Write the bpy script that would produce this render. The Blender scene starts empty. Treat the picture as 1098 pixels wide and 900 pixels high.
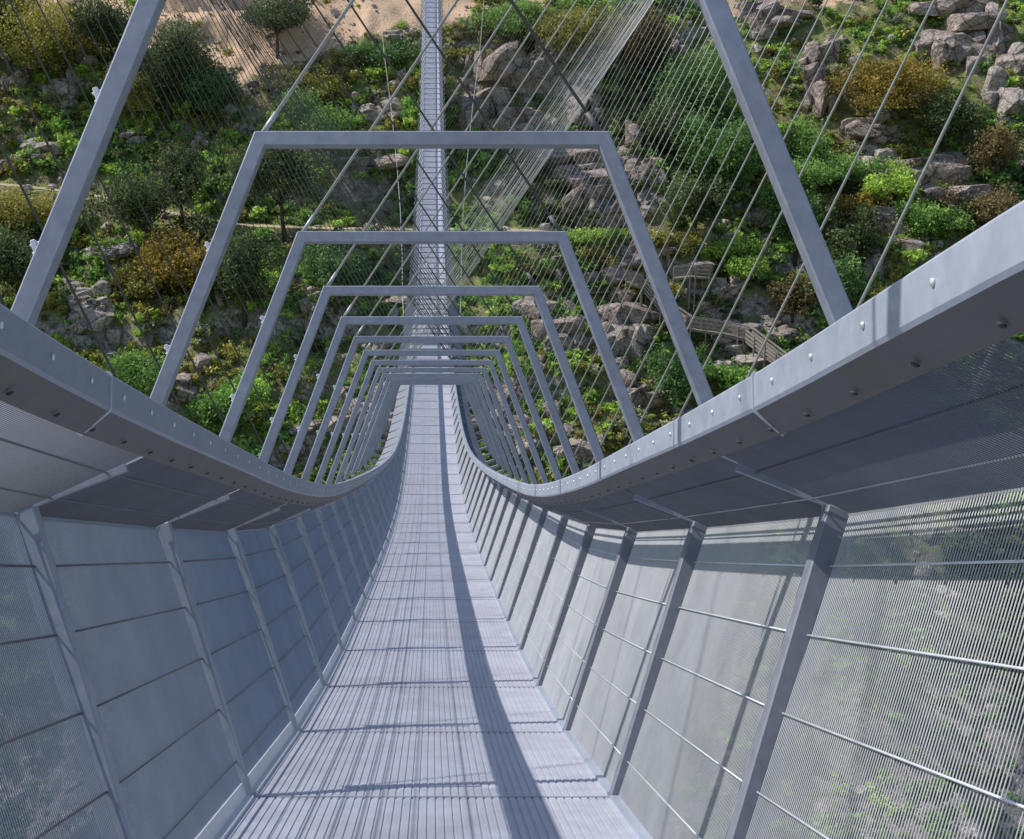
import bpy, bmesh, math, random
import numpy as np
from mathutils import Vector, Matrix, noise

random.seed(7); RNG = np.random.default_rng(11)
S = bpy.context.scene
COL = S.collection
PI = math.pi

# ------------------------------------------------------------------ camera frame
FPX, CX, CY = 1425.0, 463.0, 450.0          # focal length and principal point of the 1098 x 900 photograph
TH = math.radians(15.0)                     # the camera looks this much below the horizon
FW = Vector((0, math.cos(TH), -math.sin(TH)))
UP = Vector((0, math.sin(TH), math.cos(TH)))

# ------------------------------------------------------------------ small helpers
def tag(o, label=None, cat=None, group=None, kind=None):
    if label: o['label'] = label
    if cat: o['category'] = cat
    if group: o['group'] = group
    if kind: o['kind'] = kind
    return o

def link(name, me, parent=None, mat=None):
    o = bpy.data.objects.new(name, me); COL.objects.link(o)
    if mat is not None and me is not None and len(me.materials) == 0: me.materials.append(mat)
    if parent is not None: o.parent = parent
    return o

def empty(name, loc=(0, 0, 0)):
    o = bpy.data.objects.new(name, None); COL.objects.link(o); o.location = loc
    o.empty_display_size = .3
    return o

class MB:
    """collects boxes, prisms and tubes into one mesh"""
    def __init__(s): s.v = []; s.f = []
    def add(s, vs, fs):
        b = len(s.v); s.v += [tuple(v) for v in vs]; s.f += [tuple(b + i for i in f) for f in fs]
    def box(s, x0, x1, y0, y1, z0, z1):
        s.add([(x, y, z) for x in (x0, x1) for y in (y0, y1) for z in (z0, z1)],
              [(0, 1, 3, 2), (4, 6, 7, 5), (0, 4, 5, 1), (2, 3, 7, 6), (0, 2, 6, 4), (1, 5, 7, 3)])
    def bar(s, a, b, w, h, side=None):
        """rectangular bar a->b; w across 'side', h across the third axis"""
        a, b = Vector(a), Vector(b); d = (b - a).normalized()
        side = Vector(side) if side is not None else (Vector((0, 0, 1)).cross(d) if abs(d.z) < .95 else Vector((1, 0, 0)))
        side = (side - d * side.dot(d)).normalized(); t = d.cross(side)
        vs = []
        for p in (a, b):
            for i, j in ((-1, -1), (1, -1), (1, 1), (-1, 1)):
                vs.append(p + side * (i * w / 2) + t * (j * h / 2))
        s.add(vs, [(3, 2, 1, 0), (4, 5, 6, 7), (0, 1, 5, 4), (1, 2, 6, 5), (2, 3, 7, 6), (3, 0, 4, 7)])
    def tube(s, pts, radii, n=6, cap=True):
        pts = [Vector(p) for p in pts]
        if not hasattr(radii, '__len__'): radii = [radii] * len(pts)
        b = len(s.v); m = len(pts)
        for i, p in enumerate(pts):
            d = (pts[min(i + 1, m - 1)] - pts[max(i - 1, 0)]).normalized()
            u = d.cross(Vector((.31, .17, .93))).normalized() if abs(d.z) < .97 else d.cross(Vector((1, .1, 0))).normalized()
            w = d.cross(u)
            for k in range(n):
                a = 2 * PI * k / n
                s.v.append(tuple(p + (u * math.cos(a) + w * math.sin(a)) * radii[i]))
        for i in range(m - 1):
            for k in range(n):
                k2 = (k + 1) % n
                s.f.append((b + i * n + k, b + i * n + k2, b + (i + 1) * n + k2, b + (i + 1) * n + k))
        if cap:
            s.f.append(tuple(b + k for k in range(n))[::-1]); s.f.append(tuple(b + (m - 1) * n + k for k in range(n)))
    def mesh(s, name, smooth=False, mat=None):
        me = bpy.data.meshes.new(name); me.from_pydata(s.v, [], s.f); me.update()
        if smooth: me.polygons.foreach_set('use_smooth', [True] * len(me.polygons))
        if mat: me.materials.append(mat)
        return me

def bevel(me, w=.003, seg=2):
    bm = bmesh.new(); bm.from_mesh(me)
    bmesh.ops.remove_doubles(bm, verts=bm.verts, dist=1e-5)
    bmesh.ops.recalc_face_normals(bm, faces=bm.faces)
    es = [e for e in bm.edges if len(e.link_faces) == 2 and e.calc_face_angle(0) > .5]
    bmesh.ops.bevel(bm, geom=es, offset=w, segments=seg, affect='EDGES', profile=.6)
    bm.to_mesh(me); bm.free()
    return me

def np_mesh(name, V, F, mat=None, colors=None, smooth=False):
    """V (n,3), F (m,k) all faces with k corners; colors (m,3) per face"""
    me = bpy.data.meshes.new(name)
    n, (m, k) = len(V), F.shape
    me.vertices.add(n); me.vertices.foreach_set('co', np.ascontiguousarray(V, dtype=np.float32).ravel())
    me.loops.add(m * k); me.loops.foreach_set('vertex_index', np.ascontiguousarray(F, dtype=np.int32).ravel())
    me.polygons.add(m); me.polygons.foreach_set('loop_start', np.arange(0, m * k, k, dtype=np.int32))
    me.polygons.foreach_set('loop_total', np.full(m, k, dtype=np.int32))
    me.polygons.foreach_set('use_smooth', np.full(m, smooth))
    if colors is not None:
        a = me.attributes.new('Col', 'FLOAT_COLOR', 'FACE')
        c = np.ones((m, 4), dtype=np.float32); c[:, :3] = colors
        a.data.foreach_set('color', c.ravel())
    me.update(calc_edges=True); me.validate()
    if mat: me.materials.append(mat)
    return me

# ------------------------------------------------------------------ materials
def new_mat(name):
    m = bpy.data.materials.new(name); m.use_nodes = True
    nt = m.node_tree; b = nt.nodes['Principled BSDF']
    return m, nt, b
def N(nt, t, **kw):
    n = nt.nodes.new(t)
    for k, v in kw.items(): setattr(n, k, v)
    return n
def ramp(nt, fac, stops):
    r = N(nt, 'ShaderNodeValToRGB'); e = r.color_ramp.elements
    while len(e) < len(stops): e.new(.5)
    for i, (p, c) in enumerate(stops):
        e[i].position = p; e[i].color = (*c, 1) if len(c) == 3 else c
    nt.links.new(fac, r.inputs[0]); return r
def tex(nt, coord, scale, detail=5, rough=.6, dist=0., mapscale=None, typ='ShaderNodeTexNoise'):
    t = N(nt, typ); t.inputs['Scale'].default_value = scale
    if typ == 'ShaderNodeTexNoise':
        t.inputs['Detail'].default_value = detail; t.inputs['Roughness'].default_value = rough; t.inputs['Distortion'].default_value = dist
    if mapscale:
        mp = N(nt, 'ShaderNodeMapping'); mp.inputs['Scale'].default_value = mapscale
        nt.links.new(coord, mp.inputs[0]); coord = mp.outputs[0]
    nt.links.new(coord, t.inputs['Vector']); return t
def mix(nt, fac, a, b, mode='MIX'):
    m = N(nt, 'ShaderNodeMix', data_type='RGBA', blend_type=mode)
    if isinstance(fac, float): m.inputs[0].default_value = fac
    else: nt.links.new(fac, m.inputs[0])
    for s, x in ((6, a), (7, b)):
        if isinstance(x, tuple): m.inputs[s].default_value = (*x, 1)
        else: nt.links.new(x, m.inputs[s])
    return m.outputs[2]
def bump(nt, b, h, strength, dist=.01):
    n = N(nt, 'ShaderNodeBump'); n.inputs['Strength'].default_value = strength; n.inputs['Distance'].default_value = dist
    nt.links.new(h, n.inputs['Height']); nt.links.new(n.outputs[0], b.inputs['Normal'])

def metal(name, c0, c1, rough=.5, metallic=.35, grain=24., dirt=.25, dirtcol=(.16, .16, .17)):
    c0, c1, dirtcol = [tuple(min(.85, v * 1.13) for v in c) for c in (c0, c1, dirtcol)]
    m, nt, b = new_mat(name)
    g = N(nt, 'ShaderNodeNewGeometry')
    t1 = tex(nt, g.outputs['Position'], grain, 6, .65)
    t2 = tex(nt, g.outputs['Position'], 1.7, 4, .6, .6)
    t3 = tex(nt, g.outputs['Position'], 60., 2, .5)
    base = ramp(nt, t1.outputs[0], [(.3, c0), (.7, c1)]).outputs[0]
    d = ramp(nt, t2.outputs[0], [(.42, (0, 0, 0)), (.75, (dirt,) * 3)]).outputs[0]
    base = mix(nt, d, base, dirtcol)
    nt.links.new(base, b.inputs['Base Color'])
    b.inputs['Metallic'].default_value = metallic
    r = ramp(nt, t1.outputs[0], [(.2, (rough - .1,) * 3), (.8, (rough + .12,) * 3)])
    nt.links.new(r.outputs[0], b.inputs['Roughness'])
    bump(nt, b, t3.outputs[0], .15, .002)
    return m
M = {}
M['frame'] = metal('galvanised_frame', (.255, .275, .345), (.335, .36, .43), .5, .25, 24., .45, (.17, .16, .17))
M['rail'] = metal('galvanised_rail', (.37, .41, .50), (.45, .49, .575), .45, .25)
M['railjoint'] = metal('rail_joint_plate', (.45, .49, .56), (.52, .56, .62), .45, .3)
M['deck'] = metal('deck_grating', (.41, .43, .50), (.51, .53, .59), .6, .15, 9., .45, (.31, .275, .30))
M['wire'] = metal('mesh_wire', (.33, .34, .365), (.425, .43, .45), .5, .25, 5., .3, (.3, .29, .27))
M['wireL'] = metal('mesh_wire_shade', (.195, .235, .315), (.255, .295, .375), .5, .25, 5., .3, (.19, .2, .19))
M['wired'] = metal('mesh_wire_under_shade', (.12, .13, .165), (.17, .185, .225), .55, .25, 5., .3, (.12, .11, .10))  # unlit underside of the canted panels put into the wire colour
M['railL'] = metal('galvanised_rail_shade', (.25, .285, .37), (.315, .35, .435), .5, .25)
M['post'] = metal('galvanised_post', (.27, .30, .37), (.34, .37, .44), .5, .25)
M['postR'] = metal('galvanised_post_shade', (.17, .185, .225), (.23, .245, .29), .55, .2)  # shade on the right posts painted in as a darker steel
M['railunder'] = metal('rail_underside', (.115, .115, .12), (.165, .162, .165), .7, .05, 8., .5, (.09, .08, .07))  # weathered brown, darkened further to carry the shade under the rail
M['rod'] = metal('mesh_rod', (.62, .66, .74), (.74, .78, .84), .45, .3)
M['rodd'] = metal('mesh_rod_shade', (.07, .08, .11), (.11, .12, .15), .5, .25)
M['cabled'] = metal('steel_cable_shade', (.08, .082, .085), (.14, .14, .14), .6, .2, 90.)  # steel cable copy, darkened for the shade on left-leaning hangers
M['toe'] = metal('toe_strip', (.55, .58, .63), (.68, .70, .74), .45, .2, 20., .2, (.4, .38, .36))
M['dark'] = metal('dark_steel', (.03, .032, .036), (.05, .052, .058), .7, 0.)  # stands in for shade on the right flange; also colours underside bolts
M['bolt'] = metal('bolt_zinc', (.62, .64, .68), (.74, .76, .8), .35, .5)
M['cable'] = metal('steel_cable', (.40, .41, .42), (.54, .55, .55), .5, .35, 90.)

def foliage_mat():
    m, nt, b = new_mat('foliage')
    a = N(nt, 'ShaderNodeAttribute'); a.attribute_name = 'Col'
    oi = N(nt, 'ShaderNodeNewGeometry')
    t = tex(nt, oi.outputs['Position'], 1.1, 3, .6)
    v = ramp(nt, t.outputs[0], [(.3, (.6, .6, .6)), (.7, (1.35, 1.35, 1.3))]).outputs[0]
    c = mix(nt, 1.0, a.outputs['Color'], v, 'MULTIPLY'); c = mix(nt, .12, c, (.10, .10, .085))
    nt.links.new(c, b.inputs['Base Color']); b.inputs['Roughness'].default_value = .6
    b.inputs['Specular IOR Level'].default_value = .25
    tr = N(nt, 'ShaderNodeBsdfTranslucent'); nt.links.new(c, tr.inputs['Color'])
    mx = N(nt, 'ShaderNodeMixShader'); mx.inputs[0].default_value = .33
    nt.links.new(b.outputs[0], mx.inputs[1]); nt.links.new(tr.outputs[0], mx.inputs[2])
    nt.links.new(mx.outputs[0], nt.nodes['Material Output'].inputs[0])
    return m
M['leaf'] = foliage_mat()

def rock_mat(name, dark, mid, light):
    m, nt, b = new_mat(name)
    g = N(nt, 'ShaderNodeNewGeometry')
    t1 = tex(nt, g.outputs['Position'], .9, 8, .68, .5)
    t2 = tex(nt, g.outputs['Position'], 4.5, 6, .7)
    c = ramp(nt, t1.outputs[0], [(.28, dark), (.45, mid), (.64, light)]).outputs[0]
    l = ramp(nt, t2.outputs[0], [(.36, (.35, .32, .3)), (.6, (1.15, 1.12, 1.1))]).outputs[0]
    c = mix(nt, .85, c, l, 'MULTIPLY')
    vc = tex(nt, g.outputs['Position'], .42, typ='ShaderNodeTexVoronoi', mapscale=(1.3, 1, .7)); vc.feature = 'DISTANCE_TO_EDGE'
    nz = tex(nt, g.outputs['Position'], .8, 6, .75); vm = mix(nt, .9, g.outputs['Position'], nz.outputs[1], 'ADD'); nt.links.new(vm, vc.inputs['Vector'])
    ck = ramp(nt, vc.outputs['Distance'], [(.008, (.30, .27, .26)), (.05, (1, 1, 1))]).outputs[0]
    c = mix(nt, .9, c, ck, 'MULTIPLY')
    t3 = tex(nt, g.outputs['Position'], .5, 5, .7, 1.)
    mo = ramp(nt, t3.outputs[0], [(.58, (0, 0, 0)), (.7, (.6, .6, .6))]).outputs[0]
    c = mix(nt, mo, c, (.09, .1, .03))
    nt.links.new(c, b.inputs['Base Color']); b.inputs['Roughness'].default_value = .9
    vo = tex(nt, g.outputs['Position'], .6, typ='ShaderNodeTexVoronoi'); vo.feature = 'DISTANCE_TO_EDGE'
    ad = N(nt, 'ShaderNodeMath', operation='ADD'); mn = N(nt, 'ShaderNodeMath', operation='MINIMUM')
    mn.inputs[1].default_value = .12; nt.links.new(vo.outputs['Distance'], mn.inputs[0])
    mm = N(nt, 'ShaderNodeMath', operation='MULTIPLY'); mm.inputs[1].default_value = 3.; nt.links.new(mn.outputs[0], mm.inputs[0])
    nt.links.new(vm, vo.inputs['Vector']); nt.links.new(mm.outputs[0], ad.inputs[0]); nt.links.new(t2.outputs[0], ad.inputs[1])
    bump(nt, b, ad.outputs[0], .8, .25)
    return m
M['granite'] = rock_mat('granite', (.13, .10, .09), (.38, .31, .275), (.60, .52, .47))
M['granite_pale'] = rock_mat('granite_pale', (.22, .19, .165), (.46, .41, .37), (.64, .59, .54))

def ground_mat():
    m, nt, b = new_mat('hillside_ground')
    g = N(nt, 'ShaderNodeNewGeometry'); P = g.outputs['Position']
    t1 = tex(nt, P, .11, 7, .62, .6); t2 = tex(nt, P, .6, 7, .7, .4); t3 = tex(nt, P, 3.2, 6, .75)
    green = ramp(nt, t2.outputs[0], [(.3, (.08, .11, .028)), (.48, (.17, .24, .055)), (.64, (.33, .40, .11))]).outputs[0]
    dirt = ramp(nt, t3.outputs[0], [(.3, (.08, .055, .035)), (.5, (.26, .19, .13)), (.66, (.48, .40, .32))]).outputs[0]
    f = ramp(nt, t2.outputs[0], [(.47, (0, 0, 0)), (.56, (1, 1, 1))]).outputs[0]
    f1 = ramp(nt, t1.outputs[0], [(.46, (0, 0, 0)), (.58, (1, 1, 1))]).outputs[0]
    f = mix(nt, 1., f, f1, 'SCREEN')
    t4 = tex(nt, P, 1.4, 5, .7, .4, (1.3, 1, .8))
    f4 = ramp(nt, t4.outputs[0], [(.44, (0, 0, 0)), (.56, (1, 1, 1))]).outputs[0]
    c = mix(nt, f4, dirt, green)
    c = mix(nt, .35, c, mix(nt, f, dirt, green))
    bare = N(nt, 'ShaderNodeAttribute'); bare.attribute_name = 'bare'
    tb = ramp(nt, t3.outputs[0], [(.28, (.52, .32, .19)), (.5, (.78, .54, .36)), (.72, (.86, .68, .52))]).outputs[0]
    bf = N(nt, 'ShaderNodeMath', operation='MULTIPLY_ADD'); bf.inputs[1].default_value = 1.; 
    tbn = N(nt, 'ShaderNodeMath', operation='MULTIPLY_ADD'); tbn.inputs[1].default_value = 1.4; tbn.inputs[2].default_value = -.7
    nt.links.new(t2.outputs[0], tbn.inputs[0]); nt.links.new(bare.outputs['Fac'], bf.inputs[0]); nt.links.new(tbn.outputs[0], bf.inputs[2])
    bfr = ramp(nt, bf.outputs[0], [(.42, (0, 0, 0)), (.55, (1, 1, 1))]).outputs[0]
    sx = N(nt, 'ShaderNodeSeparateXYZ'); nt.links.new(g.outputs['Normal'], sx.inputs[0])
    sa = N(nt, 'ShaderNodeMath', operation='MULTIPLY_ADD'); sa.inputs[1].default_value = .5; nt.links.new(t2.outputs[0], sa.inputs[0]); nt.links.new(sx.outputs[2], sa.inputs[2])
    rf = ramp(nt, sa.outputs[0], [(.74, (1, 1, 1)), (.82, (0, 0, 0))]).outputs[0]
    t5 = tex(nt, P, 1.6, 8, .72, .8)
    rk = ramp(nt, t5.outputs[0], [(.36, (.07, .06, .055)), (.48, (.28, .24, .215)), (.6, (.56, .50, .45))]).outputs[0]
    c = mix(nt, rf, c, rk)
    c = mix(nt, bfr, c, tb)
    sto = N(nt, 'ShaderNodeAttribute'); sto.attribute_name = 'stony'
    c = mix(nt, sto.outputs['Fac'], c, mix(nt, .35, rk, (.20, .17, .165)))
    nt.links.new(c, b.inputs['Base Color']); b.inputs['Roughness'].default_value = .95
    b.inputs['Specular IOR Level'].default_value = .1
    bump(nt, b, t3.outputs[0], .8, .3)
    return m
M['ground'] = ground_mat()
def simple(name, stops, scale=3., rough=.9, mapscale=None, bmp=.3):
    m, nt, b = new_mat(name); g = N(nt, 'ShaderNodeNewGeometry')
    t = tex(nt, g.outputs['Position'], scale, 6, .7, .3, mapscale)
    nt.links.new(ramp(nt, t.outputs[0], stops).outputs[0], b.inputs['Base Color']); b.inputs['Roughness'].default_value = rough
    bump(nt, b, t.outputs[0], bmp, .05); return m
M['path'] = simple('path_earth', [(.3, (.34, .27, .17)), (.55, (.50, .42, .28)), (.72, (.60, .54, .42))], 1.5)
M['verge'] = simple('verge_grass', [(.3, (.10, .13, .03)), (.55, (.24, .25, .06)), (.72, (.33, .33, .10))], 1.2)
M['bark'] = simple('bark', [(.3, (.035, .026, .02)), (.7, (.12, .09, .07))], 6.)
M['deadwood'] = simple('dead_wood', [(.3, (.20, .13, .09)), (.7, (.42, .31, .23))], 5.)
M['timber'] = simple('weathered_timber', [(.3, (.20, .165, .14)), (.7, (.40, .345, .30))], 5., .85)
M['concrete'] = simple('concrete', [(.3, (.3, .29, .28)), (.7, (.42, .41, .39))], 2., .9)
M['water'] = simple('river_water', [(.3, (.02, .05, .04)), (.7, (.04, .08, .06))], .4, .15)

# ------------------------------------------------------------------ bridge line (in the vertical plane x = 0)
_sd = np.arange(-8, 14.01, .01)
_sl = np.interp(_sd, [-8, 4.6, 9, 14], [-.11, -.11, -.024, 0])
_sz = np.cumsum(_sl) * .01; _sz += -1.62 - _sz[-1]
def _dip(d): return .27 * math.exp(-((d - 26) / 9.) ** 2)
def sag(d):
    return float(np.interp(d, _sd, _sz) + np.interp(d, [0, 1.4, 2.2, 3, 4.4, 6], [-.008, -.010, -.024, -.022, -.008, 0])) - _dip(d) if d < 14 else -1.62 + .003 * (d - 14) ** 2 - _dip(d)
_ds = np.arange(-7, 175, .05)
_P = np.array([[*(FW * d + UP * sag(d))] for d in _ds])
_s = np.concatenate([[0], np.cumsum(np.linalg.norm(np.diff(_P, axis=0), axis=1))])
L = 1.537
S2 = np.interp(4.42, _ds, _s)                     # arc length of the second frame
def line_at(s):
    p = Vector([float(np.interp(s, _s, _P[:, i])) for i in range(3)])
    a = [float(np.interp(s - .15, _s, _P[:, i])) for i in range(3)]; b = [float(np.interp(s + .15, _s, _P[:, i])) for i in range(3)]
    t = (Vector(b) - Vector(a)).normalized(); n = Vector((1, 0, 0)).cross(t).normalized()
    return p, t, n
def s_of(k): return S2 + (k - 2) * L
def mat_at(s):
    p, t, n = line_at(s)
    return Matrix(((1, t.x, n.x, p.x), (0, t.y, n.y, p.y), (0, t.z, n.z, p.z), (0, 0, 0, 1)))
def loc(s, x, z):
    p, t, n = line_at(s); return p + Vector((x, 0, 0)) + n * z
K0, K1 = -3, 97

bridge = empty('suspension_footbridge', loc(s_of(K0), 0, 0))
tag(bridge, 'long grey steel suspension footbridge with grated deck, mesh sides and hexagonal frames', 'footbridge')
bridge_inv = Matrix.Translation(-Vector(bridge.location))
def bpart(name, me, M4=None, mat=None, parent=None):
    """part of the bridge, placed by a world matrix"""
    o = bpy.data.objects.new(name, me); COL.objects.link(o)
    if mat and len(me.materials) == 0: me.materials.append(mat)
    if parent is None:
        o.parent = bridge; o.matrix_basis = bridge_inv @ (M4 if M4 is not None else Matrix.Identity(4))
    else:
        o.parent = parent
    return o

# section of the walkway (metres, x outwards, z up from the deck)
BOT, KNEE, WALL, TOPX, TOPZ = (.60, 0.), (1.085, .93), (.915, .885), .60, 2.245
def frame_mesh():
    mb = MB(); h = .0265; dy = .021
    P = [Vector((-KNEE[0], 0, KNEE[1])), Vector((-TOPX, 0, TOPZ)), Vector((TOPX, 0, TOPZ)), Vector((KNEE[0], 0, KNEE[1]))]
    V = []
    for i, p in enumerate(P):                     # mitred corners
        d0 = (P[i] - P[i - 1]).normalized() if i else (P[1] - P[0]).normalized()
        d1 = (P[i + 1] - P[i]).normalized() if i < 3 else d0
        n0 = Vector((-d0.z, 0, d0.x)); n1 = Vector((-d1.z, 0, d1.x)); b = (n0 + n1).normalized(); k = h / b.dot(n0)
        for e, y in ((-1, -dy), (1, -dy), (1, dy), (-1, dy)): V.append(p + b * k * e + Vector((0, y, 0)))
    mb.add(V, [(3, 2, 1, 0), (12, 13, 14, 15)] + [(a + k, a + (k + 1) % 4, a + 4 + (k + 1) % 4, a + 4 + k) for a in (0, 4, 8) for k in range(4)])
    mb.box(-.66, .66, -.03, .03, -.16, -.075)
    for s in (-1, 1):
        mb.bar((s * (WALL[0] + .01), 0, WALL[1] - .01), (s * (KNEE[0] - .01), 0, KNEE[1] - .004), .044, .05, (0, 1, 0))
    return mb
ME = {}
ME['frame'] = bevel(frame_mesh().mesh('frame', mat=M['frame']), .004, 1)
def flange_mesh(s):
    mb = MB()
    a = Vector((s * (KNEE[0] + .033), .02, KNEE[1])); b = Vector((s * (TOPX + .033), .02, TOPZ - .02))
    mb.bar(a, b, .012, .010, (0, 1, 0)); return mb.mesh('flange', mat=M['dark' if s > 0 else 'frame'])
ME['flangeL'], ME['flangeR'] = flange_mesh(-1), flange_mesh(1)
def post_mesh(s):
    mb = MB()
    mb.bar((s * .607, 0, -.06), (s * (WALL[0] + .005), 0, WALL[1] + .02), .042, .062, (0, 1, 0)) if s < 0 else mb.bar((s * .607, 0, -.06), (s * (WALL[0] + .005), 0, WALL[1] + .02), .05, .072, (0, 1, 0))
    return bevel(mb.mesh('side_post', mat=M['post' if s < 0 else 'postR']), .004, 1)
ME['postL'], ME['postR'] = post_mesh(-1), post_mesh(1)
def brace_mesh(s):
    mb = MB(); mb.bar((s * (WALL[0] + .02), 0, WALL[1] + .018), (s * .69, 0, 1.0), .022, .022, (0, 1, 0))
    return mb.mesh('rail_bracket', mat=M['frame'])
ME['brL'], ME['brR'] = brace_mesh(-1), brace_mesh(1)
def clamp_mesh():
    mb = MB(); mb.box(-.012, .016, -.035, .035, -.05, .05); mb.tube([(-.03, 0, -.02), (.03, 0, -.02)], .011, 8)
    mb.tube([(-.026, 0, .03), (.028, 0, .03)], .011, 8)
    return bevel(mb.mesh('clamp', mat=M['toe']), .004, 1)
ME['clamp'] = clamp_mesh()

def deck_mesh():
    mb = MB(); y0, y1 = .012, L - .006
    p = .0262; n = int(1.17 / p)
    for i in range(n + 1):
        x = -.585 + 1.17 * i / n
        mb.box(x - .0095, x + .0095, y0, y1, -.010, -.001)
    mb.box(-.598, .598, y0 - .006, y0 + .004, -.05, .0)
    mb.box(-.598, .598, y1 - .008, y1, -.05, -.006)
    mb.box(-.583, .583, y0 + .02, y1 - .02, -.02, -.0042)
    return mb.mesh('deck_panel', mat=M['deck'])
ME['deck'] = deck_mesh()
def toe_mesh(s):
    mb = MB()
    x0, x1 = sorted((s * .588, s * (.632 if s < 0 else .622)))
    mb.box(x0, x1, .03, L - .03, -.004, .010)
    if s < 0: mb.bar((s * .622, .03, .028), (s * .622, L - .03, .028), .008, .045, (s * .95, 0, -.34))
    return mb.mesh('toe_plate', mat=M['toe' if s < 0 else 'rail'])  # left strip paler, its sunlight put into the colour
ME['toeL'], ME['toeR'] = toe_mesh(-1), toe_mesh(1)

def wires_np(a, b, pitch, th, depth, y0=.03, y1=L - .03, seg=1):
    """parallel wires between the points a and b of the cross section"""
    ys = np.arange(y0, y1, pitch)
    a, b = np.array(a), np.array(b); d = (b - a) / np.linalg.norm(b - a); nrm = np.array([-d[1], d[0]])
    V = []; F = []
    for y in ys:
        base = len(V)
        for p in (a, b):
            for i, j in ((-1, 0), (0, -1), (1, 0), (0, 1)):
                q = p + nrm * j * depth / 2
                V.append((q[0], y + i * th / 2, q[1]))
        for k in range(4): F.append((base + k, base + (k + 1) % 4, base + 4 + (k + 1) % 4, base + 4 + k))
    return V, F
def wall_mesh(s, rods, pitch=.0122, th=.0026):
    mb = MB()
    V, F = wires_np((s * .615, -.0), (s * .93, .89), pitch, th if s > 0 else .0031, .0026 if s > 0 else .0031)
    mb.add(V, F)
    for f in ((.0, .02), (.985, 1.)):                     # edge angles of the panel
        for q in f[:1] if f[0] == 0 else f[1:]:
            x = s * (.615 + .315 * q); z = .89 * q
            mb.bar((x, .03, z), (x, L - .03, z), .004, .005, (1, 0, 0))
    if rods:
        for r in rods_at: mb.tube(*rod_pts(s, r), 5)
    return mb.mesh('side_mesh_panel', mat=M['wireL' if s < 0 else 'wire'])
rods_at = (.13, .32, .51, .70, .87)
def rod_pts(s, r):
    x = s * (.615 + .315 * r - .006); z = .89 * r + .002
    return [(x, .02, z), (x, L - .02, z)], (.0024 if s > 0 else .0030)
for s, n in ((-1, 'L'), (1, 'R')):
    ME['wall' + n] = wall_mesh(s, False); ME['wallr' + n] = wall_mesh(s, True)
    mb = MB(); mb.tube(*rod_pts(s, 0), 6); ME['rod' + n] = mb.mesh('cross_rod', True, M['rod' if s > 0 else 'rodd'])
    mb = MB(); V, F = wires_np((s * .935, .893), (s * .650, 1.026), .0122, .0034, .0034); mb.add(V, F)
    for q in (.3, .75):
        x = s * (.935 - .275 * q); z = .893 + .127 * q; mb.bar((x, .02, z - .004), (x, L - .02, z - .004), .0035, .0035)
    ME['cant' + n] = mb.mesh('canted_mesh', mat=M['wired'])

frames = {}
for k in range(K0, K1):
    m4 = mat_at(s_of(k)); s0 = s_of(k)
    fr = bpart('frame', ME['frame'], m4); frames[k] = fr
    for n in 'LR':
        bpart('side_post', ME['post' + n], parent=fr)
        bpart('rail_bracket', ME['br' + n], parent=fr)
        if k < 40: bpart('edge_flange', ME['flange' + n], parent=fr)
    if k < 22:
        for s in (-1,):
            for zz in (1.5, 1.86):
                u = (zz - KNEE[1]) / (TOPZ - KNEE[1]); x = KNEE[0] + (TOPX - KNEE[0]) * u + .031
                c = bpart('clamp', ME['clamp'], parent=fr); c.location = (s * x, .0, zz); c.scale = (.45, .45, .4)
                c.rotation_euler = (0, -s * math.atan2(KNEE[0] - TOPX, TOPZ - KNEE[1]), 0 if s > 0 else PI)
    # modules: the chord between this frame and the next
    A, B = line_at(s0)[0], line_at(s0 + L)[0]; t = (B - A).normalized(); nn = Vector((1, 0, 0)).cross(t)
    mm = Matrix(((1, t.x, nn.x, A.x), (0, t.y, nn.y, A.y), (0, t.z, nn.z, A.z), (0, 0, 0, 1)))
    dk = bpart('deck_panel', ME['deck'], mm)
    for n in 'LR': bpart('toe_plate', ME['toe' + n], parent=dk)
    if k < K0 + 50:
        near = k < 9
        for s, n in ((-1, 'L'), (1, 'R')):
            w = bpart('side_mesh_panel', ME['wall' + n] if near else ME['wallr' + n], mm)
            if near:
                for r in rods_at:
                    rd = bpart('cross_rod', ME['rod' + n], parent=w)
                    rd.location = (s * .315 * r, 0, .89 * r)
            bpart('canted_mesh', ME['cant' + n], mm)
# the far side walls, past the hundred nearest panels: one part
mb = MB()
for k in range(K0 + 50, K1):
    s0 = s_of(k); m4 = mat_at(s0)
    for s in (-1, 1):
        V, F = wires_np((s * .615, 0), (s * .93, .89), .05, .022, .006); mb.add([m4 @ Vector(v) for v in V], F)
        V, F = wires_np((s * .925, .905), (s * .66, 1.02), .05, .022, .006); mb.add([m4 @ Vector(v) for v in V], F)
o = bpart('side_mesh_panel', mb.mesh('far_side_mesh', mat=M['wire'])); o['kind'] = 'stuff'

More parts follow.
